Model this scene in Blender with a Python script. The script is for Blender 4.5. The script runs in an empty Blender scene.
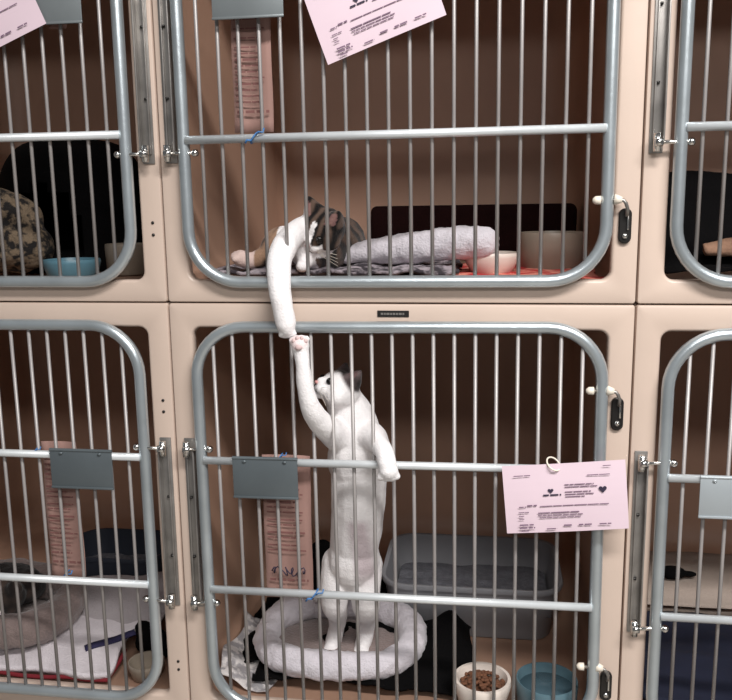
import bpy, bmesh, math, random
from mathutils import Vector, Matrix, noise
random.seed(7)
C = bpy.context.scene.collection
PI = math.pi

# ------------------------------------------------------------------ camera, light, exposure
F, YAW, PITCH, ROLL = 824.96, 0.1453, 0.1773, -0.0135
fw = Vector((-math.sin(YAW)*math.cos(PITCH), math.cos(YAW)*math.cos(PITCH), -math.sin(PITCH)))
rt = Vector((math.cos(YAW), math.sin(YAW), 0)); up = rt.cross(fw)
r2 = math.cos(ROLL)*rt + math.sin(ROLL)*up; u2 = -math.sin(ROLL)*rt + math.cos(ROLL)*up
cd = bpy.data.cameras.new('camera'); cam = bpy.data.objects.new('camera', cd); C.objects.link(cam)
cd.sensor_fit = 'HORIZONTAL'; cd.sensor_width = 36; cd.lens = 36*F/732; cd.clip_start = 0.02
cam.matrix_world = Matrix(((r2.x, u2.x, -fw.x, .1485), (r2.y, u2.y, -fw.y, -1.3171), (r2.z, u2.z, -fw.z, .1618), (0, 0, 0, 1)))
bpy.context.scene.camera = cam

w = bpy.data.worlds.new('world'); bpy.context.scene.world = w; w.use_nodes = True
w.node_tree.nodes['Background'].inputs[0].default_value = (.92, .95, 1, 1)
w.node_tree.nodes['Background'].inputs[1].default_value = 0.09

def area(name, loc, target, size, power, col):
    l = bpy.data.lights.new(name, 'AREA'); l.shape = 'RECTANGLE'; l.size, l.size_y = size; l.energy = power; l.color = col
    o = bpy.data.objects.new(name, l); C.objects.link(o); o.location = loc
    o.rotation_euler = (Vector(target)-Vector(loc)).to_track_quat('-Z', 'Y').to_euler()
area('ceiling_light_far', (.9, -3.1, 1.42), (.9, -2.9, 0), (2.4, .5), 44, (1, .975, .95))
area('ceiling_light_near', (1.0, -1.5, 1.7), (1.0, -1.5, -1), (1.8, .35), 82, (1, .98, .96))
v = bpy.context.scene.view_settings
v.view_transform = 'Standard'; v.look = 'None'; v.gamma = 1; v.use_curve_mapping = False; v.exposure = 0.58

# ------------------------------------------------------------------ materials
def srgb(c):
    return tuple((x/255/12.92 if x/255 <= .04045 else ((x/255+.055)/1.055)**2.4) for x in c)+(1,)
def mat(name, rgb, rough=.6, metal=0, var=0, vscale=20, bump=0, bscale=200, rgb2=None, sheen=0, spec=.5, attr=None, coords='Object'):
    m = bpy.data.materials.new(name); m.use_nodes = True; nt = m.node_tree; b = nt.nodes['Principled BSDF']
    b.inputs['Roughness'].default_value = rough; b.inputs['Metallic'].default_value = metal
    b.inputs['Specular IOR Level'].default_value = spec
    if sheen: b.inputs['Sheen Weight'].default_value = sheen; b.inputs['Sheen Roughness'].default_value = .5
    tc = nt.nodes.new('ShaderNodeTexCoord')
    col = srgb(rgb)
    if attr:
        a = nt.nodes.new('ShaderNodeVertexColor'); a.layer_name = attr
        n = nt.nodes.new('ShaderNodeTexNoise'); n.inputs['Scale'].default_value = vscale; n.inputs['Detail'].default_value = 4
        nt.links.new(tc.outputs[coords], n.inputs['Vector'])
        mr = nt.nodes.new('ShaderNodeMapRange'); mr.inputs[3].default_value = 1-var; mr.inputs[4].default_value = 1+var
        nt.links.new(n.outputs[0], mr.inputs[0])
        mx = nt.nodes.new('ShaderNodeVectorMath'); mx.operation = 'SCALE'
        nt.links.new(a.outputs[0], mx.inputs[0]); nt.links.new(mr.outputs[0], mx.inputs['Scale'])
        nt.links.new(mx.outputs[0], b.inputs['Base Color'])
    elif var or rgb2:
        n = nt.nodes.new('ShaderNodeTexNoise'); n.inputs['Scale'].default_value = vscale; n.inputs['Detail'].default_value = 5
        nt.links.new(tc.outputs[coords], n.inputs['Vector'])
        rp = nt.nodes.new('ShaderNodeValToRGB'); nt.links.new(n.outputs[0], rp.inputs[0]); nt.links.new(rp.outputs[0], b.inputs['Base Color'])
        if rgb2:
            rp.color_ramp.elements[0].position = .44; rp.color_ramp.elements[1].position = .56
            rp.color_ramp.elements[0].color = srgb(rgb2); rp.color_ramp.elements[1].color = col
        else:
            rp.color_ramp.elements[0].position = .3; rp.color_ramp.elements[1].position = .7
            rp.color_ramp.elements[0].color = tuple(x*(1-var) for x in col[:3])+(1,)
            rp.color_ramp.elements[1].color = tuple(min(1, x*(1+var)) for x in col[:3])+(1,)
    else:
        b.inputs['Base Color'].default_value = col
    if bump:
        n = nt.nodes.new('ShaderNodeTexNoise'); n.inputs['Scale'].default_value = bscale; n.inputs['Detail'].default_value = 3
        nt.links.new(tc.outputs[coords], n.inputs['Vector'])
        bp = nt.nodes.new('ShaderNodeBump'); bp.inputs['Strength'].default_value = bump; bp.inputs['Distance'].default_value = .003
        nt.links.new(n.outputs[0], bp.inputs['Height']); nt.links.new(bp.outputs[0], b.inputs['Normal'])
    return m
M = dict(
    shell=mat('beige_gelcoat', (200, 180, 166), .36, var=.035, vscale=7, bump=.05, bscale=60),
    shell_shade=mat('shaded_beige_gelcoat', (178, 142, 121), .5, var=.05, vscale=6, bump=.05, bscale=60),  # inside of the same beige shell, shade and warm bounce put into the colour
    tube=mat('galvanised_tube', (184, 192, 196), .29, .68, var=.12, vscale=14, bump=.05, bscale=90),
    bar=mat('plated_bar', (214, 218, 220), .38, .35, var=.08, vscale=20),
    wire=mat('plated_wire', (160, 155, 153), .45, .3, var=.08, vscale=20),
    bracket=mat('worn_steel', (150, 146, 142), .4, .7, var=.2, vscale=30),
    chrome=mat('chrome', (215, 212, 208), .18, 1),
    darkmetal=mat('dark_metal', (58, 56, 55), .35, .8),
    white_plastic=mat('white_plastic', (225, 215, 200), .4),
    black=mat('black_plastic', (22, 20, 20), .45),
    plate=mat('grey_card_plate', (128, 134, 136), .4, .35, var=.1, vscale=12),
    plate_shade=mat('shaded_card_plate', (98, 106, 110), .4, .35, var=.1, vscale=12),  # same grey plate, its downward-facing shade put into the colour
    plate_light=mat('light_card_plate', (165, 172, 176), .4, .3, var=.06, vscale=12),
    pink=mat('pink_paper', (220, 198, 208), .8, var=.03, vscale=9),
    pink_dim=mat('brownish_pink_paper', (156, 122, 113), .85, var=.05, vscale=14),  # brownish pink, darker than the card paper
    ink=mat('ink', (120, 96, 116), .8), ink_dark=mat('dark_ink', (46, 38, 60), .7), ink_red=mat('brown_ink', (118, 78, 74), .8),
    blue=mat('blue_tie', (60, 112, 168), .5),
    whitefleece=mat('white_fleece', (208, 202, 208), .95, var=.05, vscale=40, bump=.7, bscale=260, sheen=.3),
    greyfleece=mat('grey_fleece', (176, 168, 166), .95, var=.08, vscale=30, bump=.8, bscale=220, sheen=.3),
    brownplush=mat('taupe_plush', (128, 112, 108), .95, var=.12, vscale=30, bump=.8, bscale=220, sheen=.3),
    blackcloth=mat('black_fabric', (9, 8, 9), .95, spec=.1, var=.2, vscale=20, bump=.4, bscale=200),
    patterned=mat('patterned_blanket', (160, 150, 156), .95, rgb2=(52, 46, 52), vscale=38, bump=.6, bscale=200),
    leopard=mat('mottled_plush', (112, 96, 78), .95, rgb2=(22, 18, 17), vscale=62, bump=.8, bscale=200),
    redcloth=mat('red_blanket', (178, 42, 42), .95, rgb2=(220, 140, 122), vscale=26, bump=.5, bscale=150),
    darkred=mat('dark_maroon_fabric', (26, 9, 9), .95, spec=.1, var=.2, vscale=20, bump=.4),
    towel=mat('white_towel', (214, 206, 210), .95, var=.05, vscale=30, bump=.6, bscale=240),
    towelgrey=mat('pale_grey_blanket', (172, 164, 166), .95, var=.08, vscale=20, bump=.6, bscale=240),
    red=mat('red_trim', (118, 26, 36), .9), navy=mat('navy_trim', (44, 40, 74), .9),
    newspaper=mat('newspaper', (208, 202, 200), .9, rgb2=(150, 146, 148), vscale=60),
    teal=mat('teal_plastic', (86, 112, 122), .3), turquoise=mat('turquoise_plastic', (92, 132, 148), .35),
    crock=mat('taupe_stoneware', (150, 138, 124), .35, var=.05), cream=mat('cream_stoneware', (222, 210, 200), .3),
    kibble=mat('brown_kibble', (104, 66, 44), .8, var=.3, vscale=90),
    water=mat('bowl_water', (70, 92, 102), .05), 
    pan=mat('grey_pan_plastic', (134, 134, 138), .4, var=.04), litter=mat('grey_litter', (92, 92, 98), .9, var=.25, vscale=80, bump=.8),
    bin=mat('slate_plastic', (48, 52, 62), .45), navybin=mat('navy_plastic', (14, 20, 42), .9),
    greycushion=mat('beige_grey_cushion', (156, 142, 132), .9, var=.08, vscale=20, bump=.4),
    fur=mat('cat_fur', (255, 255, 255), .9, attr='fur', var=.07, vscale=60, bump=.45, bscale=300, sheen=.15, spec=.2),
    pads=mat('pale_pads', (205, 180, 178), .6),
    nose=mat('pink_nose', (206, 150, 146), .5), eye=mat('amber_eye', (120, 110, 60), .1), eyedark=mat('dark_eye', (18, 16, 14), .08),
    concrete=mat('grey_lino', (150, 144, 136), .4, var=.06, vscale=6), tan=mat('tan_cloth', (158, 122, 100), .9, var=.1, vscale=20, bump=.4),
    wallpaint=mat('cream_wall_paint', (206, 198, 184), .7, var=.02, vscale=4),
)

# ------------------------------------------------------------------ mesh helpers
def obj(name, bm, m, parent=None, smooth=True):
    me = bpy.data.meshes.new(name); bm.normal_update(); bm.to_mesh(me); bm.free()
    if m is not None: me.materials.append(m)
    if smooth:
        for p in me.polygons: p.use_smooth = True
    o = bpy.data.objects.new(name, me); C.objects.link(o)
    if parent: o.parent = parent
    return o
def sharp(o, ang=35):
    me = o.data; bm = bmesh.new(); bm.from_mesh(me)
    for e in bm.edges:
        if len(e.link_faces) == 2 and e.calc_face_angle(0) > math.radians(ang): e.smooth = False
    bm.to_mesh(me); bm.free(); return o
def tag(o, label=None, cat=None, group=None, kind=None):
    if label: o['label'] = label
    if cat: o['category'] = cat
    if group: o['group'] = group
    if kind: o['kind'] = kind
    return o
def empty(name, loc, label=None, cat=None, group=None, rot=(0, 0, 0)):
    o = bpy.data.objects.new(name, None); o.empty_display_size = .02; C.objects.link(o); o.location = loc; o.rotation_euler = rot
    return tag(o, label, cat, group)
def box(bm, c, s, bevel=0, M4=None, seg=2):
    r = bmesh.ops.create_cube(bm, size=1); vs = r['verts']
    for q in vs: q.co = Vector((q.co.x*s[0], q.co.y*s[1], q.co.z*s[2]))
    if bevel:
        es = list({e for q in vs for e in q.link_edges})
        rb = bmesh.ops.bevel(bm, geom=es, offset=bevel, segments=seg, affect='EDGES', profile=.5)
        vs = list({q for f in rb['faces'] for q in f.verts} | {q for q in vs if q.is_valid})
    for q in vs:
        if M4 is not None: q.co = M4 @ q.co
        q.co += Vector(c)
    return vs
def tube(bm, pts, r, n=10, closed=False, cap=True, flat=1):
    P = [Vector(p) for p in pts]; k = len(P); R = r if isinstance(r, (list, tuple)) else [r]*k
    rings = []; prev = None
    for i in range(k):
        a = P[i-1] if (i > 0 or closed) else P[i]; b = P[(i+1) % k] if (i < k-1 or closed) else P[i]
        t = (b-a).normalized()
        if prev is None:
            h = Vector((0, 1, 0)) if abs(t.y) < .9 else Vector((1, 0, 0))
            x = t.cross(h).normalized()
        else:
            x = (prev - t*prev.dot(t)).normalized()
        prev = x; y = t.cross(x)
        rings.append([bm.verts.new(P[i] + (x*math.cos(2*PI*j/n) + y*math.sin(2*PI*j/n)*flat)*R[i]) for j in range(n)])
    for i in range(k if closed else k-1):
        A, B = rings[i], rings[(i+1) % k]
        for j in range(n): bm.faces.new((A[j], A[(j+1) % n], B[(j+1) % n], B[j]))
    if cap and not closed:
        bm.faces.new(rings[0][::-1]); bm.faces.new(rings[-1])
def ball(bm, c, r, n=14, m=10, R=None):
    rr = r if isinstance(r, (list, tuple)) else (r, r, r)
    mtx = Matrix.Translation(Vector(c)) @ (R.to_4x4() if R else Matrix.Identity(4)) @ Matrix.Diagonal((rr[0], rr[1], rr[2], 1))
    bmesh.ops.create_uvsphere(bm, u_segments=n, v_segments=m, radius=1, matrix=mtx)
def lathe(bm, prof, c=(0, 0, 0), n=36):
    rings = []
    for (r, z) in prof:
        rings.append([bm.verts.new((c[0]+r*math.cos(2*PI*j/n), c[1]+r*math.sin(2*PI*j/n), c[2]+z)) for j in range(n)] if r > 1e-6 else [bm.verts.new((c[0], c[1], c[2]+z))])
    for A, B in zip(rings, rings[1:]):
        for j in range(n):
            if len(A) == 1 and len(B) > 1: bm.faces.new((A[0], B[(j+1) % n], B[j]))
            elif len(B) == 1 and len(A) > 1: bm.faces.new((A[j], A[(j+1) % n], B[0]))
            elif len(A) > 1: bm.faces.new((A[j], A[(j+1) % n], B[(j+1) % n], B[j]))
def rrect(x0, x1, z0, z1, r, n=8):
    out = []
    for cx, cz, a0 in ((x1-r, z1-r, 0), (x0+r, z1-r, 90), (x0+r, z0+r, 180), (x1-r, z0+r, 270)):
        for k in range(n+1):
            a = math.radians(a0+90*k/n); out.append((cx+r*math.cos(a), cz+r*math.sin(a)))
    return out
def noisy(o, amp, scale, seed=0, zonly=False):
    me = o.data; nm = [q.normal.copy() for q in me.vertices]
    for q, n in zip(me.vertices, nm):
        d = noise.fractal((q.co*scale)+Vector((seed*7.3, seed*3.1, seed)), 1, 2, 3)*amp
        if zonly: q.co.z += d
        else: q.co += n*d
def fuse(name, bm, m, parent=None, voxel=.004, smooth=4, fac=.5):
    """join overlapping closed shapes into ONE continuous surface"""
    o = obj(name, bm, None)
    md = o.modifiers.new('r', 'REMESH'); md.mode = 'VOXEL'; md.voxel_size = voxel
    if smooth:
        s = o.modifiers.new('s', 'SMOOTH'); s.iterations = smooth; s.factor = fac
    dg = bpy.context.evaluated_depsgraph_get(); dg.update()
    me = bpy.data.meshes.new_from_object(o.evaluated_get(dg)); o.modifiers.clear(); old = o.data; o.data = me; me.name = name
    bpy.data.meshes.remove(old)
    me.materials.clear(); me.materials.append(m)
    for p in me.polygons: p.use_smooth = True
    if parent: o.parent = parent
    return o
def paint(o, fn):
    at = o.data.color_attributes.new('fur', 'FLOAT_COLOR', 'POINT')
    for i, q in enumerate(o.data.vertices): at.data[i].color = fn(q.co, q.normal)
def copy_tree(o, parent=None):
    c = o.copy(); C.objects.link(c)
    if parent: c.parent = parent
    for ch in list(o.children): copy_tree(ch, c)
    return c
def sheet_field(name, x0, x1, y0, y1, zf, m, parent=None, nx=60, ny=40, thick=.006, mask=None):
    """a cloth lying over things: height zf(x, y), with thickness"""
    bm = bmesh.new(); g = []
    for j in range(ny+1):
        row = []
        for i in range(nx+1):
            x = x0+(x1-x0)*i/nx; y = y0+(y1-y0)*j/ny
            x += .006*math.sin(y*40+i*.1); y += .006*math.sin(x*34)
            row.append(bm.verts.new((x, y, zf(x, y))))
        g.append(row)
    for j in range(ny):
        for i in range(nx):
            if mask:
                q = g[j][i].co
                if not mask((q.x-x0)/(x1-x0), (q.y-y0)/(y1-y0)): continue
            bm.faces.new((g[j][i], g[j][i+1], g[j+1][i+1], g[j+1][i]))
    loose = [q for q in bm.verts if not q.link_faces]; bmesh.ops.delete(bm, geom=loose, context='VERTS')
    o = obj(name, bm, m, parent); md = o.modifiers.new('t', 'SOLIDIFY'); md.thickness = thick; md.offset = 1
    return o

# ------------------------------------------------------------------ the room
bm = bmesh.new(); box(bm, (0, -1.2, -1.42), (5.4, 5, .04)); tag(obj('floor', bm, M['concrete'], smooth=False), kind='structure')
bm = bmesh.new(); box(bm, (0, .96, .3), (5.4, .1, 3.4)); tag(obj('wall_back', bm, M['wallpaint'], smooth=False), kind='structure')
bm = bmesh.new(); box(bm, (0, .43, -1.085), (2.27, .8, .63), .01); 
tag(obj('cage_plinth', bm, M['shell'], smooth=False), 'plain beige plinth carrying the bank of cages', 'plinth')

# ------------------------------------------------------------------ cage unit (origin: bottom centre of its front face)
W, H, D = .76, .766, .86
def make_shell(parent):
    bm = bmesh.new(); n = 8; e = .0012
    def loop(x, z0, z1, r, y): return [bm.verts.new((a, y, b)) for a, b in rrect(-x, x, z0, z1, r, n)]
    hw = W/2-e
    L = [loop(hw, e, H-e, .004, D-.01), loop(hw, e, H-e, .004, .004), loop(hw-.001, e+.001, H-e-.001, .004, .001), loop(hw-.004, e+.004, H-e-.004, .004, 0),
         loop(.345, .033, H-.037, .020, 0), loop(.342, .036, H-.040, .017, .001), loop(.340, .038, H-.042, .015, .005), loop(.340, .038, H-.042, .015, .018),
         loop(.344, .034, H-.036, .028, .022), loop(.366, .028, H-.022, .045, .032), loop(.366, .026, H-.022, .06, .70), loop(.360, .030, H-.03, .075, .76), loop(.335, .052, H-.055, .07, .795), loop(.29, .10, H-.10, .05, .803)]
    k = len(L[0])
    for A, B in zip(L, L[1:]):
        for j in range(k): bm.faces.new((A[j], B[j], B[(j+1) % k], A[(j+1) % k]))
    bm.faces.new(L[-1]); bm.faces.new(L[0][::-1])
    bmesh.ops.recalc_face_normals(bm, faces=bm.faces)
    o = sharp(obj('shell', bm, M['shell'], parent), 50); o.data.materials.append(M['shell_shade'])
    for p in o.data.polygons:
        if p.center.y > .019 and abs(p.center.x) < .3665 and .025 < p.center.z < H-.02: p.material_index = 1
    return o
DX, Z0, Z1, TR = .331, .0365, .7285, .0098       # door frame centre lines
B1, B2 = .4995, .2640                            # cross bars
def make_door(parent):
    bm = bmesh.new()
    path = [(a, 0, b) for a, b in rrect(-DX, DX, Z0, Z1, .085, 10)]
    tube(bm, path, TR, 14, closed=True)
    door = obj('door', bm, M['tube'], parent); door.location = (0, -.012, 0)
    for z in (B1, B2):
        bm = bmesh.new(); tube(bm, [(-DX+.006, -.006, z), (DX-.006, -.006, z)], .0068, 12); obj('crossbar', bm, M['bar'], door)
    for i in range(19):
        x = -.3006+i*.0334
        d = DX-abs(x); zz = 0
        if d < .085: zz = .085-math.sqrt(max(0, .085**2-(.085-d)**2))
        bm = bmesh.new(); tube(bm, [(x, .001, Z0+zz), (x, .001, Z1-zz)], .0031, 8); obj('wire', bm, M['wire'], door)
    return door
def hook_bolt(bm, xs, xt, z, side):
    """pin at the bracket (xs) joined through the door tube (xt); side = +1 when the door lies to the right"""
    tube(bm, [(xs, -.020, z), (xt, -.014, z), (xt+side*.018, -.014, z)], .0032, 8)
    tube(bm, [(xs, -.018, z-.013), (xs, -.018, z+.013)], .0058, 10)
    tube(bm, [(xs-side*.004, -.022, z), (xs+side*.007, -.021, z)], .0062, 10)
    ball(bm, (xt+side*.0165, -.014, z), .0062, 10, 8)
def make_hinge(parent, side, zA=.5165, zB=.2345, dx=0):
    """side=-1: hinges left of the door, +1: right of the door"""
    xs = side*.3635+dx
    bm = bmesh.new()
    zc = (zA+zB)/2; h = zA-zB+.03
    box(bm, (xs-side*.001, -.0015, zc), (.020, .0026, h), .0008)
    box(bm, (xs-side*.010, -.008, zc), (.0026, .014, h-.03), .0006)
    box(bm, (xs+side*.004, -.004, zc), (.0026, .006, h-.03), .0006)
    b = sharp(obj('hinge_bracket', bm, M['bracket'], parent))
    for z in (zA, zB):
        bm = bmesh.new(); hook_bolt(bm, xs, side*DX, z, -side); obj('hinge_bolt', bm, M['chrome'], b)
    for z in (zc+.05, zc-.06):
        bm = bmesh.new(); tube(bm, [(xs+side*.001, -.0045, z-.0018), (xs+side*.001, -.0045, z+.0018)], .0032, 10); obj('bracket_screw', bm, M['darkmetal'], b)
    return b
def make_latch(parent, z, side=1):
    """keeper plate on the face, hooked rod through the door tube"""
    x = side*.3575
    bm = bmesh.new(); pr = rrect(-.0095, .0095, -.0265, .0265, .0088, 6)
    for (yy, s) in ((-.0005, 1), (-.004, 1), (-.0055, .86)): pass
    A = [bm.verts.new((x+a, 0, z-.017+b)) for a, b in pr]; B = [bm.verts.new((x+a, -.005, z-.017+b)) for a, b in pr]; Cc = [bm.verts.new((x+a*.84, -.0065, z-.017+b*.93)) for a, b in pr]
    for P, Q in ((A, B), (B, Cc)):
        for j in range(len(P)): bm.faces.new((P[j], P[(j+1) % len(P)], Q[(j+1) % len(P)], Q[j]))
    bm.faces.new(Cc); bm.faces.new(A[::-1])
    bmesh.ops.recalc_face_normals(bm, faces=bm.faces)
    k = sharp(obj('latch_plate', bm, M['darkmetal'], parent))
    bm = bmesh.new(); tube(bm, [(x, -.004, z-.032), (x, -.0095, z-.032)], .0042, 12); box(bm, (x+.0035, -.008, z-.012), (.003, .004, .022), .001)
    obj('latch_screw', bm, M['chrome'], k)
    r = obj('latch_rod', (lambda q: (tube(q, [(side*(DX-.020), -.014, z+.022), (side*(DX+.012), -.016, z+.022), (side*(DX+.021), -.018, z+.0215), (x-.004*side+.002, -.018, z+.017), (x+.001, -.016, z+.009), (x+.001, -.012, z-.002)], .0028, 8), q)[1])(bmesh.new()), M['bracket'], parent)
    bm = bmesh.new(); tube(bm, [(side*(DX-.024), -.014, z+.022), (side*(DX-.020), -.014, z+.022), (side*(DX-.012), -.014, z+.022)], [.003, .0062, .0065], 12)
    tube(bm, [(side*(DX+.008), -.014, z+.023), (side*(DX+.019), -.016, z+.022)], [.0085, .0045], 12)
    obj('latch_bushing', bm, M['white_plastic'], r)
def make_screws(parent, x, zs):
    for z in zs:
        bm = bmesh.new(); tube(bm, [(x, 0, z), (x, -.0012, z)], .0026, 10); obj('face_screw', bm, M['darkmetal'], parent)
spots = [
    (-1, 1, 'upper left beige cage with closed barred door and tall black bed inside'),
    (0, 1, 'upper middle beige cage where a tabby and white cat dangles a leg out'),
    (1, 1, 'upper right beige cage cut off by the photo edge, black fabric heaped inside'),
    (-1, 0, 'lower left beige cage with folded white towel at its floor'),
    (0, 0, 'lower middle beige cage with the white cat standing upright inside'),
    (1, 0, 'lower right beige cage with dark navy blanket on its floor'),
]
doors = {}
shell0 = door0 = None
for cx, rz, lab in spots:
    cg = empty('pet_cage', (cx*W, 0, 0 if rz else -H), lab, 'cage', 'bank of six beige cages')
    if shell0 is None: shell0 = make_shell(cg); door = door0 = make_door(cg)
    else:
        s = shell0.copy(); C.objects.link(s); s.parent = cg; door = copy_tree(door0, cg)
    doors[(cx, rz)] = door
    side = 1 if cx == -1 else -1
    if rz: make_hinge(cg, side, .536, .243, .004 if cx == 0 else 0)
    else: make_hinge(cg, side, dx=.009 if cx == 0 else 0)
    if cx < 1 or True:
        for z in ((.138,) if rz else (.609, .136)):
            make_latch(cg, z, -side)
    if cx == -1: make_screws(cg, .362, (.133, .113) if rz else (.597, .577, .108, .092))
doors[(0, 0)].rotation_euler = (0, -.0065, 0); doors[(0, 0)].location.z += .0005; doors[(0, 0)].location.x += .0025
doors[(0, 1)].rotation_euler = (0, -.004, 0); doors[(0, 1)].location.z += .0; doors[(0, 1)].location.x += .0015
doors[(1, 0)].location.z = -.006
for ch in doors[(-1, 1)].children:
    if ch.name.startswith('crossbar'): ch.location.z += .010
for k in doors: doors[k].location.x += (-.003 if k == (0, 1) or k[0] == -1 else .002)

def card_plate(k, x, z, w, h, m, lab):
    d = doors[k]; bm = bmesh.new()
    box(bm, (x, -.0165, z-h/2), (w, .002, h), .0008)
    box(bm, (x, -.0175, z-h+.002), (w+.001, .004, .004), .001)
    tube(bm, [(x-w/2, -.016, z-.001), (x+w/2, -.016, z-.001)], .003, 8)
    for s in (-1, 1): ball(bm, (x+s*w*.31, -.019, z-.006), (.0035, .002, .0025), 10, 6)
    o = sharp(obj('card_plate', bm, m, d)); o['label'] = lab
card_plate((0, 0), -.2155, B1+.010, .112, .071, M['plate_shade'], 'grey metal card plate')
card_plate((0, 1), -.212, B1+.012, .112, .071, M['plate'], 'grey metal card plate')
card_plate((-1, 0), -.539+W, B1+.013, .114, .070, M['plate_shade'], 'grey metal card plate')
card_plate((-1, 1), .224, B1+.018, .112, .073, M['plate'], 'grey metal card plate')
card_plate((1, 0), .533-W+.004, B1+.008, .112, .068, M['plate_light'], 'pale grey metal card plate')
card_plate((1, 1), .533-W+.004, B1+.008, .112, .068, M['plate_light'], 'pale grey metal card plate')

# small black maker's label on the face above the lower middle door
bm = bmesh.new(); box(bm, (0, 0, 0), (.0515, .0014, .0105), .0005)
ml = tag(obj('name_label', bm, M['black'], smooth=False), 'tiny black label stuck on the beige strip above lower middle door', 'label'); ml.location = (.001, -.0008, -.0165)
bm = bmesh.new(); x = -.020
for wd in (.004, .003, .005, .003, .004, .0035, .005, .003): box(bm, (x+wd/2, -.0009, 0), (wd, .0004, .0032)); x += wd+.0011
obj('lettering', bm, M['bracket'], ml, False)

# ------------------------------------------------------------------ cards and notices
def text_rows(bm, rows, y=-.0008):
    """illegible print: words as small dashes. rows: x0, x1, z, height, word length"""
    rnd = random.Random(3)
    for (a, b, z, h, wl) in rows:
        x = a
        while x < b:
            l = min(b-x, wl*(.5+rnd.random())); box(bm, (x+l/2, y, z), (l, .0003, h)); x += l+h*.8
def heart(bm, cx, cz, s, y=-.0009):
    pts = []
    for k in range(24):
        t = 2*PI*k/24; pts.append((cx+s*.0625*16*math.sin(t)**3, cz+s*.0625*(13*math.cos(t)-5*math.cos(2*t)-2*math.cos(3*t)-math.cos(4*t))))
    A = [bm.verts.new((a, y, b)) for a, b in pts]; bm.faces.new(A[::-1])
def record_card(loc, roty, label, w=.190, h=.113, bend=.002):
    bm = bmesh.new(); nx = 16; nz = 8; g = []
    for j in range(nz+1):
        g.append([bm.verts.new((w*(i/nx-.5), -bend*math.sin(PI*i/nx)-.002*math.sin(PI*j/nz), -h*j/nz)) for i in range(nx+1)])
    for j in range(nz):
        for i in range(nx): bm.faces.new((g[j][i], g[j+1][i], g[j+1][i+1], g[j][i+1]))
    c = obj('record_card', bm, M['pink'], smooth=False); md = c.modifiers.new('t', 'SOLIDIFY'); md.thickness = .0006; md.offset = -1
    c.location = loc; c.rotation_euler = (0, roty, 0)
    tag(c, label, 'card', 'pink record cards clipped to the doors')
    Y = -bend-.0032
    bm = bmesh.new(); u = w/.19; q = h/.113
    text_rows(bm, [(-.078*u, -.052*u, -.016*q, .0014, .02), (.035*u, .070*u, -.020*q, .0014, .02), (.060*u, .072*u, -.006*q, .0012, .02),
        (.0, .045*u, -.034*q, .0014, .012), (.0, .050*u, -.038*q, .0014, .015), (.0, .040*u, -.046*q, .0014, .012), (.0, .044*u, -.050*q, .0014, .012), (.0, .030*u, -.054*q, .0014, .02),
        (-.073*u, -.062*u, -.068*q, .0016, .006), (-.060*u, -.045*u, -.066*q, .0022, .01), (-.040*u, .066*u, -.068*q, .0013, .014),
        (-.074*u, -.058*u, -.077*q, .0013, .01), (-.044*u, .020*u, -.079*q, .0016, .02), (-.044*u, .026*u, -.083*q, .0013, .01), (-.042*u, .022*u, -.087*q, .0013, .01),
        (-.074*u, -.066*u, -.083*q, .0012, .01), (-.074*u, -.066*u, -.088*q, .0012, .01), (-.074*u, -.052*u, -.098*q, .0022, .01), (-.074*u, -.050*u, -.103*q, .0022, .01), (-.072*u, -.060*u, -.108*q, .0018, .01),
        (-.032*u, -.016*u, -.106*q, .0018, .01), (-.005*u, .008*u, -.101*q, .0022, .01), (.018*u, .038*u, -.101*q, .0022, .01), (.050*u, .068*u, -.101*q, .0020, .01)], 0)
    t = obj('printed_text', bm, M['ink'], c, False); t.location = (0, Y, 0)
    bm = bmesh.new(); heart(bm, .058*u, -.044*q, .0062, 0)
    t = obj('heart_emblem', bm, M['ink_dark'], c, False); t.location = (0, Y, 0)
    bm = bmesh.new(); heart(bm, -.022*u, -.043*q, .0045, 0)
    text_rows(bm, [(-.034*u, -.006*u, -.050*q, .0026, .012)], 0)
    t = obj('printed_emblem', bm, M['ink_dark'], c, False); t.location = (0, Y, 0)
    return c
record_card((.2715, -.047, -.2440), math.radians(-5.2), 'pink record card hanging from a white ring on the lower middle door', .189, .1125)
def upright(o, pivot): o.location = pivot
cA = record_card((-.041, -.030, .506), math.radians(-19.8), 'pink record card hanging askew at the top of the upper middle door')
cB = record_card((-.670, -.036, .514), math.radians(-22), 'pink record card hanging askew at the top of the upper left door')
bm = bmesh.new(); tube(bm, [(.0115*math.cos(a), .010*math.sin(a), .008*math.sin(a)) for a in [2*PI*k/20 for k in range(20)]], .0014, 8, closed=True)
rg = tag(obj('binder_ring', bm, M['white_plastic']), 'small white ring clipping the pink card to the crossbar', 'ring'); rg.location = (.2575, -.044, -.2470); rg.rotation_euler = (0, .2, .5)

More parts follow.
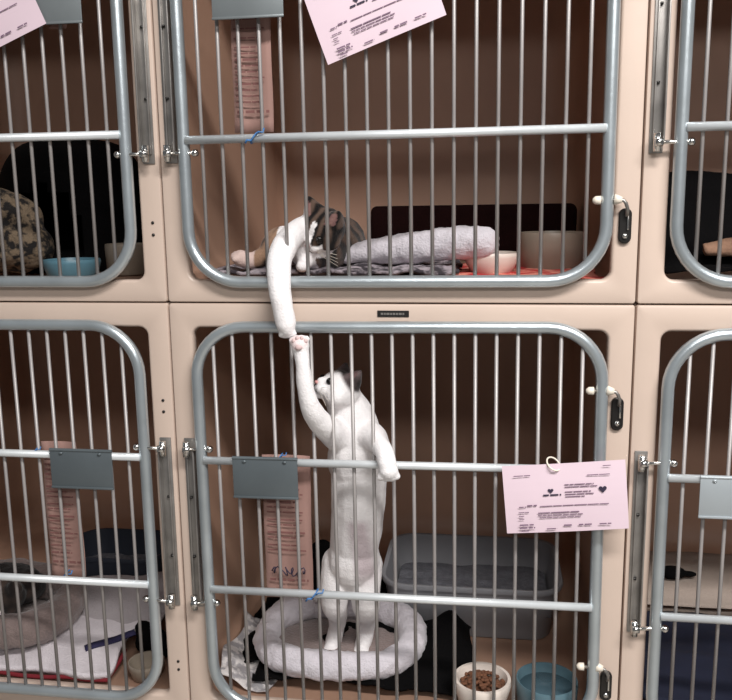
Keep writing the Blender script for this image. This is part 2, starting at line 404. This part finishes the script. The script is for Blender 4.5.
def notice(loc, w, h, lab, sign=False):
    bm = bmesh.new(); nx = 6; nz = 14; g = []
    for j in range(nz+1): g.append([bm.verts.new((w*(i/nx-.5), .004*math.sin(PI*i/nx)+.002*math.sin(j*.7), -h*j/nz)) for i in range(nx+1)])
    for j in range(nz):
        for i in range(nx): bm.faces.new((g[j][i], g[j+1][i], g[j+1][i+1], g[j][i+1]))
    c = obj('notice_sheet', bm, M['pink_dim']); md = c.modifiers.new('t', 'SOLIDIFY'); md.thickness = .0006
    c.location = loc; tag(c, lab, 'notice', 'narrow notices tied inside the doors')
    bm = bmesh.new(); rnd = random.Random(int(h*1000)); rows = []
    z = .12*h
    while z < (.66 if sign else .80)*h:
        k = rnd.random(); rows.append((-w*.42, w*(.1+.3*rnd.random()), -z, .0024 if k > .3 else .0034, .018)); z += .0092 if k < .8 else .014
    text_rows(bm, rows, 0); rows = [(-w*.40, w*.42, -.86*h, .0042, .014)]; text_rows(bm, rows, 0)
    t = obj('printed_text', bm, M['ink_red'], c, False); t.location = (0, -.0042, 0)
    if sign:
        bm = bmesh.new(); pts = [(-.03+.06*k/40+.004*math.sin(k*.9), 0, -.80*h+.007*math.sin(k*1.1)+.003*math.sin(k*.37)) for k in range(41)]
        tube(bm, pts, .0011, 6); t = obj('scribble', bm, M['ink_dark'], c); t.location = (0, -.005, 0)
    return c
notice((-.2205, .004, .500), .064, .226, 'brownish pink notice with print behind the upper middle door wires')
notice((-.186, .004, -.262), .084, .262, 'brownish pink notice with scribble behind the lower middle door wires', True)
notice((-.600, .004, -.250), .066, .262, 'brownish pink notice behind the lower left door wires', False)
notice((-.542, .004, .505), .03, .06, 'small pink slip behind the plate of the upper left door')
def tie(loc, lab, col='blue', sc=.8):
    bm = bmesh.new(); pts = [(.0125*math.cos(a)*.6, .0125*math.sin(a), .0105*math.cos(a)) for a in [2*PI*k/14 for k in range(14)]]
    tube(bm, pts, .0017, 8, closed=True)
    tube(bm, [(.006, -.012, .004), (.012, -.016, .010), (.020, -.012, .009), (.022, -.010, .017)], .0016, 7)
    tube(bm, [(-.004, -.012, -.006), (-.012, -.014, -.005), (-.016, -.013, -.011)], .0022, 7)
    o = tag(obj('twist_tie', bm, M[col]), lab, 'tie', 'blue twist ties on crossbars'); o.location = loc; o.scale = (sc,)*3; return o
tie((-.214, -.018, .2640), 'blue twist tie knotted on crossbar of the upper middle door')
tie((-.137, -.018, -.502), 'blue twist tie on lower crossbar beside the standing cat')
tie((-.192, -.012, -.2600), 'dark blue twist tie behind the card plate of lower middle door', sc=.6)
tie((-.634, -.012, -.2630), 'dark blue twist tie left of the card plate of lower left door', sc=.6)
tie((-.605, .002, -.502), 'blue twist tie at the foot of the lower left notice')

# ------------------------------------------------------------------ bowls
def bowl(name, loc, r, h, m, lab, wall=.004, taper=.86, cat='bowl', fill=None, fillm=None, flare=0):
    bm = bmesh.new()
    lathe(bm, [(0, 0), (r*taper-.004, 0), (r*taper, .003), (r-flare, h*.8), (r, h-.003), (r-.001, h), (r-wall+.001, h), (r-wall, h-.003), (r*taper-wall, .008), (0, .006)], n=40)
    bmesh.ops.recalc_face_normals(bm, faces=bm.faces)
    o = sharp(obj(name, bm, m), 60); o.location = loc; tag(o, lab, cat)
    return o
UF, LF = .0285, -.738
b = bowl('crock_bowl', (.272, .27, UF), .062, .074, M['crock'], 'taupe straight-sided crock bowl at right in upper middle cage', taper=.97)
b = bowl('food_bowl', (.158, .15, UF+.006), .050, .038, M['cream'], 'small cream bowl on red blanket in upper middle cage', taper=.7)
b = bowl('food_bowl', (.151, .048, LF), .0515, .060, M['cream'], 'cream bowl heaped with brown kibble in lower middle cage', wall=.0075, taper=.75)
bm = bmesh.new(); rnd = random.Random(5)
lathe(bm, [(0, .046), (.030, .043), (.0435, .040), (.0435, .036), (0, .036)], n=24)
for k in range(150):
    a = rnd.random()*2*PI; rr = .040*math.sqrt(rnd.random()); z = .047+.008*(1-(rr/.04)**2)
    ball(bm, (rr*math.cos(a), rr*math.sin(a), z), (.0042, .0042, .003), 7, 5)
k = obj('kibble', bm, M['kibble'], b); k['kind'] = 'stuff'
b = bowl('water_bowl', (.264, .045, LF), .054, .068, M['teal'], 'teal water bowl beside the kibble bowl', taper=.92)
bm = bmesh.new(); lathe(bm, [(0, .050), (.0505, .050), (.0505, .046), (0, .046)], n=36); obj('water', bm, M['water'], b)
b = bowl('water_bowl', (-.617, .135, UF), .052, .036, M['turquoise'], 'turquoise bowl on the floor of upper left cage', taper=.85)
b = bowl('food_bowl', (-.545, .22, UF), .042, .060, M['crock'], 'greyish crock in right corner of upper left cage', taper=.95)
b = bowl('food_bowl', (-.492, .070, LF), .035, .034, M['crock'], 'small taupe bowl in right corner of lower left cage', taper=.8)
bm = bmesh.new(); ball(bm, (0, 0, .03), (.034, .026, .030)); ball(bm, (.02, -.01, .022), (.022, .02, .022)); ball(bm, (-.02, .01, .045), (.018, .016, .022))
bc = fuse('black_cloth', bm, M['blackcloth'], smooth=4); noisy(bc, .006, 30, 3); bc.location = (-.512, .145, LF+.002); tag(bc, 'crumpled black cloth behind the small bowl in lower left cage', 'cloth')

# ------------------------------------------------------------------ bedding, upper middle cage
def nz(x, y, s, seed=0): return noise.noise(Vector((x*s+seed*5.1, y*s+seed*2.3, seed)))
tag(sheet_field('blanket', -.335, .10, .045, .30, lambda x, y: UF+.015+.009*nz(x, y, 22)+.004*nz(x, y, 60, 2), M['patterned']), 'grey mottled blanket spread under the lying cat', 'blanket')
tag(sheet_field('blanket', .098, .335, .045, .36, lambda x, y: UF+.002+.004*(1+nz(x, y, 25, 4)), M['redcloth'], thick=.004), 'red and pale blanket under the bowls in upper middle cage', 'blanket')
bm = bmesh.new(); pts = []; rr = []
for k in range(26):
    t = k/25; x = -.150+.322*t
    pts.append((x, .135+.03*math.cos(t*2.6), .053+.036*math.sin(min(1, t*1.25)*PI/2)+.003*math.sin(t*9)))
    rr.append((.006+.0225*math.sin(min(1, t*1.7)*PI/2))*(1 if t < .88 else math.sqrt(max(.08, 1-((t-.88)/.125)**2))))
tube(bm, pts, rr, 18)
bo = fuse('bolster', bm, M['whitefleece'], voxel=.005, smooth=5); noisy(bo, .003, 60, 1)
tag(bo, 'long white fleece bolster lying behind the bars beside the cat', 'bolster')
bm = bmesh.new(); box(bm, (.115, .66, UF+.062), (.47, .12, .122), .014, seg=4)
mb = obj('folded_blanket', bm, M['darkred']); noisy(mb, .005, 14, 2); tag(mb, 'dark maroon blanket folded along the back of upper middle cage', 'blanket')

# ------------------------------------------------------------------ lower middle cage contents
def litter_pan(loc, w, d, h, hb, m, lab):
    root = empty('litter_pan', loc, lab, 'litter box')
    bm = bmesh.new(); n = 8
    def lp(s, z, r, zb=None, off=0):
        out = []
        for a, b in rrect(-w/2*s+off, w/2*s-off, 0+off+(1-s)*d/2, d*s+(1-s)*d/2-off, r, n):
            t = max(0, min(1, b/d)); zz = z if zb is None else z+(zb-z)*(t*t*(3-2*t))
            out.append(bm.verts.new((a, b, zz)))
        return out
    L = [lp(.86, 0, .04), lp(.88, .003, .045), lp(.97, h-.012, .055, hb-.012), lp(1.0, h-.012, .06, hb-.012), lp(1.01, h-.004, .06, hb-.004), lp(1.0, h, .06, hb), lp(.955, h-.001, .05, hb-.001), lp(.945, h-.01, .05, hb-.01), lp(.86, .012, .04), ]
    k = len(L[0])
    for A, B in zip(L, L[1:]):
        for j in range(k): bm.faces.new((A[j], A[(j+1) % k], B[(j+1) % k], B[j]))
    bm.faces.new(L[-1]); bm.faces.new(L[0][::-1]); bmesh.ops.recalc_face_normals(bm, faces=bm.faces)
    sharp(obj('pan_body', bm, m, root), 55)
    bm = bmesh.new(); nx = 24; g = []
    for j in range(nx+1):
        g.append([bm.verts.new((w*.87*(i/nx-.5), d*.065+d*.87*j/nx, h*.45+.006*nz(i*.05, j*.05, 8))) for i in range(nx+1)])
    for j in range(nx):
        for i in range(nx): bm.faces.new((g[j][i], g[j][i+1], g[j+1][i+1], g[j+1][i]))
    l = obj('cat_litter', bm, M['litter'], root); l['kind'] = 'stuff'
    return root
litter_pan((.125, .275, LF), .38, .27, .118, .120, M['pan'], 'grey plastic litter pan at the back of lower middle cage')

def blackf(x, y):
    u = (x+.10)/.25; q = (y-.19)/.19
    base = LF+.004+.012*(1+nz(x, y, 14, 3))+.006*nz(x, y, 45, 5)
    e = u*u+q*q
    hgt = .022*max(0, 1-e)
    hgt += .055*math.exp(-(((x-.085)/.045)**2+((y-.215)/.06)**2))
    hgt += .14*math.exp(-(((x+.21)/.075)**2+((y-.40)/.05)**2)) + .09*math.exp(-(((x+.03)/.05)**2+((y-.33)/.05)**2))
    return base+hgt
tag(sheet_field('black_blanket', -.335, .128, .055, .50, blackf, M['blackcloth'], nx=80, ny=70, thick=.004, mask=lambda u, q: not ((u < .12 and q < .12) or (u > .58 and q > .46))), 'black blanket heaped beneath and behind the white ring bed', 'blanket')
def ring_bed(cx, cy, z, rx, ry, r, m, lab, lift=0, seed=1, pad=True, name='ring_bed', padm=None):
    bm = bmesh.new(); pts = []; R = []
    for k in range(44):
        a = 2*PI*k/44
        bk = max(0, math.sin(a))
        ca, sa = math.cos(a), math.sin(a)
        pts.append((rx*math.copysign(abs(ca)**.8, ca), ry*math.copysign(abs(sa)**.8, sa), r+lift*bk*(1.0 if math.cos(a) < 0 else .6))); R.append(r*(1+.06*math.sin(3*a+seed)+.10*bk))
    tube(bm, pts, R, 16, closed=True)
    o = fuse(name, bm, m, voxel=.005, smooth=4); noisy(o, .0035, 45, seed); o.location = (cx, cy, z)
    bm = bmesh.new(); ball(bm, (0, 0, .010), (rx*.97, ry*.97, .009), 32, 10); obj('bed_cushion', bm, M['brownplush'], o)  # darker pad: in the white bed its colour carries the hollow's shade
    return tag(o, lab, 'pet bed')
ring_bed(-.130, .172, LF+.026, .145, .108, .0265, M['whitefleece'], 'white plush ring bed the standing cat has its hind feet in', lift=.014)
# newspaper corner left
tag(sheet_field('newspaper', -.345, -.235, .04, .26, lambda x, y: LF+.004+.018*abs(nz(x, y, 18, 8))+.030*max(0, (-.29-x)/.055), M['newspaper'], nx=30, ny=30, thick=.0015), 'crumpled newspaper at the left floor corner of lower middle cage', 'newspaper')

# ------------------------------------------------------------------ lower left cage contents
tag(sheet_field('folded_towel', -.98, -.555, .030, .22, lambda x, y: LF+.014+.030*min(1, max(0, (y-.03)/.16))+.004*nz(x, y, 20, 9), M['towel'], nx=60, ny=34, thick=.012), 'white towel with red edge folded on the floor of lower left cage', 'towel')
tw = bpy.data.objects['folded_towel']
def strip(name, pts, wd, m, parent):
    bm = bmesh.new(); A = []; B = []
    for i, p in enumerate(pts):
        p = Vector(p); q = Vector(pts[min(i+1, len(pts)-1)])-Vector(pts[max(0, i-1)]); q.normalize(); nn = q.cross(Vector((0, -.35, 1))).normalized()
        A.append(bm.verts.new(p+nn*wd/2)); B.append(bm.verts.new(p-nn*wd/2))
    for i in range(len(A)-1): bm.faces.new((A[i], B[i], B[i+1], A[i+1]))
    o = obj(name, bm, m, parent); md = o.modifiers.new('t', 'SOLIDIFY'); md.thickness = .003; md.offset = 0; return o
bm = bmesh.new(); tube(bm, [(-.98+.425*k/30, .028+.006*math.sin((-.98+.425*k/30)*34*0+k*.3)*.3, LF+.012+.004*nz(-.98+.425*k/30, .03, 20, 9)) for k in range(31)]+[(-.553, .045, LF+.016), (-.551, .075, LF+.022), (-.553, .11, LF+.028)], .0042, 8)
obj('red_edge', bm, M['red'], tw)
tag(sheet_field('blanket', -.76, -.505, .16, .31, lambda x, y: LF+.030+.060*min(1, max(0, (y-.15)/.12))*(.6+.4*min(1, max(0, (x+.76)/.2)))+.007*nz(x, y, 16, 11), M['towelgrey'], nx=50, ny=34, thick=.010), 'pale grey blanket bunched behind the towel in lower left cage', 'blanket')
strip('navy_stripe', [(-.625+.068*k/10, .085+.045*k/10, LF+.039+.0105*k/10+.004*nz(-.625+.068*k/10, .085+.045*k/10, 20, 9)) for k in range(13)], .015, M['navy'], tw)
litter_pan((-.70, .34, LF), .25, .17, .112, .112, M['bin'], 'dark slate litter pan at the back of lower left cage')
ring_bed(-.835, .155, LF+.046, .13, .10, .034, M['brownplush'], 'taupe plush ring bed in lower left cage', lift=.02, seed=3)

# ------------------------------------------------------------------ upper left cage contents
def soft_box(name, c, s, m, lab, cat, bev=.05, amp=.008, seed=1, rot=0):
    bm = bmesh.new(); box(bm, (0, 0, s[2]/2), s, bev, seg=5)
    bmesh.ops.subdivide_edges(bm, edges=[e for e in bm.edges if e.calc_length() > .04], cuts=6, use_grid_fill=True)
    o = obj(name, bm, m); noisy(o, amp, 12, seed); o.location = c; o.rotation_euler = (0, 0, rot); return tag(o, lab, cat)
def cave_bed(name, c, rx, ry, h, m, lab, seed=1):
    """soft domed bed with an arched mouth"""
    root = empty(name, c, lab, 'pet bed')
    bm = bmesh.new(); n = 48; k = 16; rings = []
    for j in range(k+1):
        t = j/k; pr = math.cos(t*PI/2)**.45; z = h*math.sin(t*PI/2)**.9
        if j == k: pr = .01
        rings.append([bm.verts.new((rx*pr*math.cos(2*PI*i/n), ry*pr*math.sin(2*PI*i/n), z)) for i in range(n)])
    for j in range(k):
        for i in range(n):
            a = 2*PI*(i+.5)/n; dz = rings[j][i].co.z
            ang = abs(((a+PI/2+PI) % (2*PI))-PI)
            if ang < .55 and .02 < dz < h*.55*math.sqrt(max(0, 1-(ang/.56)**2))+.02: continue
            bm.faces.new((rings[j][i], rings[j][(i+1) % n], rings[j+1][(i+1) % n], rings[j+1][i]))
    o = obj('bed_dome', bm, m, root); md = o.modifiers.new('t', 'SOLIDIFY'); md.thickness = .012; md.offset = -1
    bm = bmesh.new(); ball(bm, (0, 0, .02), (rx*.88, ry*.88, .019), 24, 10); obj('bed_cushion', bm, M['blackcloth'], root)
    return root
cave_bed('cave_bed', (-.748, .42, UF), .175, .17, .275, M['blackcloth'], 'tall black fabric cave bed at the back of upper left cage')
bm = bmesh.new()
for (x, y, z, a, b2, c2) in ((0, 0, .085, .105, .07, .082), (-.09, .01, .09, .09, .06, .07), (.06, -.01, .05, .07, .06, .05), (0, -.02, .04, .12, .07, .04)): ball(bm, (x, y, z), (a, b2, c2))
lp = fuse('plush_cushion', bm, M['leopard'], voxel=.006, smooth=5); noisy(lp, .006, 22, 4); lp.location = (-.795, .17, UF+.008)
tag(lp, 'brown and black mottled plush cushion in upper left cage', 'cushion')

# ------------------------------------------------------------------ upper right and lower right cage contents
tag(sheet_field('black_blanket', .435, 1.08, .09, .55, lambda x, y: UF+.006+.155*min(1, max(0, (x-.40)/.07))*min(1, max(0, (y-.17)/.09))*(1+.10*nz(x, y, 9, 6))+.008*(1+nz(x, y, 20, 7)), M['blackcloth'], nx=70, ny=60, thick=.005), 'black blanket heaped in upper right cage', 'blanket')
bm = bmesh.new(); tube(bm, [(.512+.03*k, .155+.003*k, UF+.046+.004*math.sin(k)) for k in range(10)], [.008+.010*min(1, (k+1)/3) for k in range(10)], 12, flat=.8)
tc_ = fuse('rolled_cloth', bm, M['tan'], voxel=.004, smooth=3); noisy(tc_, .004, 30, 2); tag(tc_, 'tan rolled cloth tucked in front of the black blanket', 'cloth')
tag(sheet_field('navy_blanket', .425, 1.07, .05, .385, lambda x, y: LF+.012+.014*(1+nz(x, y, 9, 13))+.004*nz(x, y, 30, 14), M['navybin'], thick=.008), 'dark navy blanket on the floor of lower right cage', 'blanket')
soft_box('cushion', (.73, .53, LF+.001), (.50, .24, .068), M['greycushion'], 'beige grey cushion behind the navy blanket in lower right cage', 'cushion', bev=.035, seed=5)
bm = bmesh.new(); ball(bm, (0, 0, .014), (.03, .02, .014)); ball(bm, (-.02, 0, .012), (.016, .012, .011)); ball(bm, (.034, .004, .010), (.02, .008, .007))
dt = fuse('toy_mouse', bm, M['blackcloth'], voxel=.003, smooth=2); dt.location = (.565, .47, LF+.071); tag(dt, 'small dark soft toy on the beige grey cushion', 'toy')

# ------------------------------------------------------------------ cats
WHITE = srgb((236, 232, 232)); CREAM = srgb((214, 190, 176)); DARK = srgb((30, 24, 23)); TABBY = srgb((92, 72, 60)); PINK = srgb((216, 160, 156)); GREYB = srgb((128, 112, 112))
def mixc(a, b, t): t = max(0, min(1, t)); return tuple(a[i]*(1-t)+b[i]*t for i in range(4))
def chain(bm, pts, n=16):
    P = [Vector(p[:3]) for p in pts]; R = [p[3] for p in pts]
    Q = []; S = []
    for i in range(len(P)-1):                                       # Catmull-Rom
        p0 = P[max(0, i-1)]; p1 = P[i]; p2 = P[i+1]; p3 = P[min(len(P)-1, i+2)]
        for k in range(6):
            t = k/6; Q.append(.5*((2*p1)+(p2-p0)*t+(2*p0-5*p1+4*p2-p3)*t*t+(3*p1-p0-3*p2+p3)*t**3)); S.append(R[i]*(1-t)+R[i+1]*t)
    Q.append(P[-1]); S.append(R[-1])
    tube(bm, Q, S, n); ball(bm, Q[0], S[0]); ball(bm, Q[-1], S[-1])
def frame(f, u):
    f = Vector(f).normalized(); r = f.cross(Vector(u)).normalized(); u = r.cross(f); return f, r, u
def paw(bm, c, d, nrm, s=1.0):
    """toes spread across a paw: c centre, d pointing direction, nrm back-of-paw direction"""
    f, r, u = frame(d, nrm)
    ball(bm, c, (.0165*s, .0165*s, .0165*s))
    for k in (-1.5, -.5, .5, 1.5):
        q = Vector(c)+f*(.0150*s-.0028*s*abs(k))+r*(k*.0086*s); ball(bm, q, .0072*s, 10, 8)
def head(bm, c, f, u, s=1.0, e=1.0):
    f, r, u = frame(f, u); c = Vector(c); R = Matrix((r, f, u)).transposed()
    ball(bm, c, (.041*s, .040*s, .037*s), 20, 14, R)
    for k in (-1, 1): ball(bm, c+r*k*.021*s+f*.012*s-u*.012*s, (.022*s, .022*s, .020*s), 14, 10, R)
    for k in (-1, 1): ball(bm, c+r*k*.009*s+f*.037*s-u*.014*s, (.0125*s, .013*s, .0105*s), 12, 8, R)
    ball(bm, c+f*.034*s-u*.024*s, (.012*s, .012*s, .009*s), 12, 8, R)
    ball(bm, c+f*.036*s-u*.001*s, (.009*s, .015*s, .010*s), 12, 8, R)
    for k in (-1, 1):
        b = c+r*k*.024*s+u*.024*s-f*.004*s; tip = b+u*.040*s*e+r*k*.012*s
        tube(bm, [b-u*.006*s, b+u*.006*s, b+(tip-b)*.45, b+(tip-b)*.8, tip], [.019*s, .019*s, .0135*s, .0065*s, .002*s], 12)
    return c, f, r, u
def face_parts(root, c, f, r, u, s=1.0, eye='eye'):
    for k in (-1, 1):
        bm = bmesh.new(); ball(bm, c+r*k*.0165*s+f*.0335*s+u*.006*s, .0072*s, 14, 10); e = obj('eye', bm, M[eye], root)
        bm = bmesh.new(); R = Matrix((r, f, u)).transposed(); ball(bm, c+r*k*.0172*s+f*.0395*s+u*.0062*s, (.0022*s, .0016*s, .0048*s), 10, 8, R); obj('pupil', bm, M['eyedark'], e)
    bm = bmesh.new(); R = Matrix((r, f, u)).transposed(); ball(bm, c+f*.0505*s-u*.0065*s, (.0052*s, .003*s, .0036*s), 10, 8, R); obj('nose', bm, M['nose'], root)
    bm = bmesh.new()
    for k in (-1, 1): tube(bm, [c+f*.050*s-u*.010*s, c+f*.0502*s-u*.0165*s+r*k*.001*s, c+f*.048*s-u*.0215*s+r*k*.008*s, c+f*.041*s-u*.022*s+r*k*.015*s], .0008*s, 6)
    obj('mouth', bm, M['eyedark'], root)
    bm = bmesh.new()
    for k in (-1, 1):
        for j in range(4):
            b = c+f*.044*s-u*(.012+.002*j)*s+r*k*.014*s
            tube(bm, [b, b+r*k*.022*s+u*(.006-.004*j)*s, b+r*k*.045*s+u*(.006-.008*j)*s-f*.006*s], .0003, 4)
    obj('whiskers', bm, M['white_plastic'], root)
def in_ear(p, c, f, r, u, s=1.0):
    q = p-c; a, b, z = q.dot(r), q.dot(f), q.dot(u)
    return z > .030*s and q.length < .085*s and abs(abs(a)-(.026*s+.25*(z-.03*s))) < .0095*s-.18*(z-.03*s) and b > .001*s
# --- white cat standing on its hind legs, lower middle cage
bm = bmesh.new()
chain(bm, [(-.092, .135, -.535, .036), (-.090, .115, -.49, .045), (-.080, .095, -.42, .048), (-.073, .082, -.35, .050), (-.072, .078, -.28, .051), (-.080, .078, -.225, .044), (-.096, .078, -.180, .034)])
ball(bm, (-.074, .070, -.285), (.052, .046, .065)); ball(bm, (-.088, .108, -.49), (.049, .05, .06))
hc, hf, hr, hu = head(bm, (-.101, .062, -.159), (-.70, -.46, .50), (.42, .25, .87), .92, .72)
chain(bm, [(-.098, .060, -.245, .030), (-.110, .028, -.225, .025), (-.121, -.008, -.200, .0200), (-.131, -.036, -.168, .0170), (-.1365, -.048, -.130, .0140), (-.1385, -.052, -.095, .0120), (-.1415, -.050, -.072, .0135)])
paw(bm, (-.142, -.050, -.062), (-.15, -.1, 1), (.1, .9, .1), .92)
chain(bm, [(-.056, .062, -.240, .030), (-.038, .036, -.236, .0235), (-.023, .004, -.240, .0175), (-.012, -.026, -.243, .0155), (-.006, -.040, -.256, .0160)])
paw(bm, (-.004, -.041, -.267), (.05, -.05, -1), (.15, -1, .1), 1.0)
for (a, b, c, d, e) in ((-.118, -.126, -.130, -.136, -.142), (-.068, -.066, -.071, -.076, -.082)):
    chain(bm, [(a, .115, -.505, .033), (b, .100, -.570, .0265), (c, .150, -.628, .0205), (d, .172, -.668, .0155), (e, .160, -.697, .0165)])
    paw(bm, (e, .146, -.7005), (.0, -1, -.1), (0, 0, 1), .98)
chain(bm, [(-.085, .17, -.565, .016), (-.10, .225, -.60, .012), (-.14, .255, -.630, .011), (-.19, .25, -.648, .010)])
cat = fuse('cat', bm, M['fur'], voxel=.003, smooth=3); noisy(cat, .0012, 26, 6)
def furB(p, n):
    q = p-hc; a, b, z = q.dot(hr), q.dot(hf), q.dot(hu); col = WHITE
    if p.z > -.2 and p.y > -.005:
        cap = z-.018-.35*max(0, b)+.25*max(0, abs(a)-.010)*2
        col = mixc(WHITE, mixc(GREYB, DARK, .7+.5*noise.noise(p*60)), cap*160) if q.length < .095 else WHITE
        if in_ear(p, hc, hf, hr, hu): col = mixc(col, srgb((96, 72, 72)), .8)
    if (p-Vector((-.144, -.06, -.052))).length < .016 and n.y < -.3: col = mixc(col, PINK, .35)
    if n.y < -.2: col = mixc(col, srgb((176, 160, 164)), min(1, max(0, (.026-abs(p.x+.070+.1*(p.z+.4)))*60))*min(1, max(0, (-.385-p.z)*70))*min(1, max(0, (p.z+.54)*25))*.85)  # pinkish-grey belly, with the shadow beside it painted into the fur
    return col
paint(cat, furB); tag(cat, 'white cat with grey cap standing on hind legs and reaching one paw up', 'cat')
face_parts(cat, hc, hf, hr, hu, .92, 'eyedark')
bm = bmesh.new()
for (a, b, c) in ((-.009, 0, .011), (-.003, 0, .015), (.004, 0, .015), (.010, 0, .011)): ball(bm, (-.1425+a, -.0575, -.064+c), (.0034, .0022, .0040), 8, 6)
ball(bm, (-.142, -.0655, -.062), (.0062, .003, .0048), 10, 6)
obj('paw_pads', bm, M['pads'], cat)

# --- tabby and white cat lying, upper middle cage
bm = bmesh.new()
chain(bm, [(-.155, .085, .085, .036), (-.142, .15, .082, .044), (-.13, .22, .085, .048), (-.135, .30, .088, .048), (-.17, .36, .085, .044)])
hc2, hf2, hr2, hu2 = head(bm, (-.124, .070, .121), (-.50, -.66, -.56), (.32, -.22, .90), .92, .8)
chain(bm, [(-.148, .088, .138, .009), (-.158, .068, .126, .015), (-.170, .038, .110, .0205), (-.179, .008, .090, .0215), (-.180, -.022, .066, .0200), (-.176, -.041, .030, .0192), (-.170, -.045, -.005, .0165), (-.166, -.044, -.028, .0165)])
paw(bm, (-.1645, -.044, -.036), (.08, -.05, -1), (.1, -1, 0), .80)
chain(bm, [(-.180, .10, .095, .030), (-.207, .082, .095, .026), (-.225, .072, .075, .018), (-.248, .066, .066, .0145), (-.266, .062, .068, .014)])
paw(bm, (-.268, .060, .070), (-.9, -.3, .3), (0, -.3, 1), .9)
chain(bm, [(-.150, .085, .075, .020), (-.158, .055, .060, .012)]); ball(bm, (-.158, .044, .057), (.011, .012, .010))
chain(bm, [(-.19, .33, .080, .034), (-.215, .27, .070, .022), (-.24, .22, .06, .015)])
chain(bm, [(-.18, .38, .075, .014), (-.12, .42, .06, .012), (-.05, .40, .055, .010)])
cat2 = fuse('cat', bm, M['fur'], voxel=.003, smooth=3); noisy(cat2, .0012, 26, 8)
def furA(p, n):
    q = p-hc2; a, b, z = q.dot(hr2), q.dot(hf2), q.dot(hu2)
    st = .45+.8*math.sin(p.x*230+p.z*130+p.y*90+noise.noise(p*30)*3)
    tab = mixc(DARK, TABBY, st)
    if q.length < .052 or (z > .02 and q.length < .085):
        st = .4+.8*math.sin(a*420+noise.noise(p*40)*2); tab = mixc(srgb((18, 14, 14)), srgb((92, 74, 64)), st)
        blaze = (z < -.006 and abs(a) < .020) or (abs(a) < .0045 and b > .02) or z < -.018
        col = mixc(tab, WHITE, 1 if blaze else 0)
        if p.x < -.147 and p.y < .1 and z > -.02 : return WHITE
        if in_ear(p, hc2, hf2, hr2, hu2, .92): col = mixc(col, PINK, .3)
        return col
    if p.x < -.138 and p.y < .098 and p.x > -.203: return WHITE
    if p.x < -.243: return srgb((206, 182, 174))
    if p.x < -.190 and p.y > .04: return mixc(srgb((150, 120, 98)), DARK, (p.y-.06)*30+noise.noise(p*70)*1.5-(p.z-.08)*20)
    if p.y < .06: return WHITE
    return tab
paint(cat2, furA); tag(cat2, 'tabby and white cat lying down with one white foreleg hanging through the bars', 'cat')
face_parts(cat2, hc2, hf2, hr2, hu2, .92, 'eyedark')

# --- black and white cat curled in the taupe bed, lower left cage
bm = bmesh.new()
chain(bm, [(-.80, .19, -.625, .036), (-.835, .205, -.632, .045), (-.885, .205, -.634, .045), (-.92, .19, -.634, .034)])
hc3, hf3, hr3, hu3 = head(bm, (-.812, .135, -.622), (-.35, -.85, -.25), (.1, -.1, 1), .88)
chain(bm, [(-.83, .14, -.640, .018), (-.855, .105, -.652, .014), (-.87, .09, -.655, .014)])
chain(bm, [(-.92, .16, -.640, .014), (-.90, .13, -.65, .012), (-.87, .12, -.655, .010)])
cat3 = fuse('cat', bm, M['fur'], voxel=.004, smooth=5); noisy(cat3, .002, 60, 9)
def furC(p, n):
    q = p-hc3; a, b, z = q.dot(hr3), q.dot(hf3), q.dot(hu3)
    if q.length < .06: return WHITE if (z < -.004 and abs(a) < .02 and b > 0) else mixc(DARK, srgb((90, 74, 66)), .3+noise.noise(p*40))
    if p.y < .13: return srgb((214, 202, 196))
    return srgb((28, 24, 24))
paint(cat3, furC); tag(cat3, 'black and white cat curled up in the taupe bed, lower left cage', 'cat')
face_parts(cat3, hc3, hf3, hr3, hu3, .88)
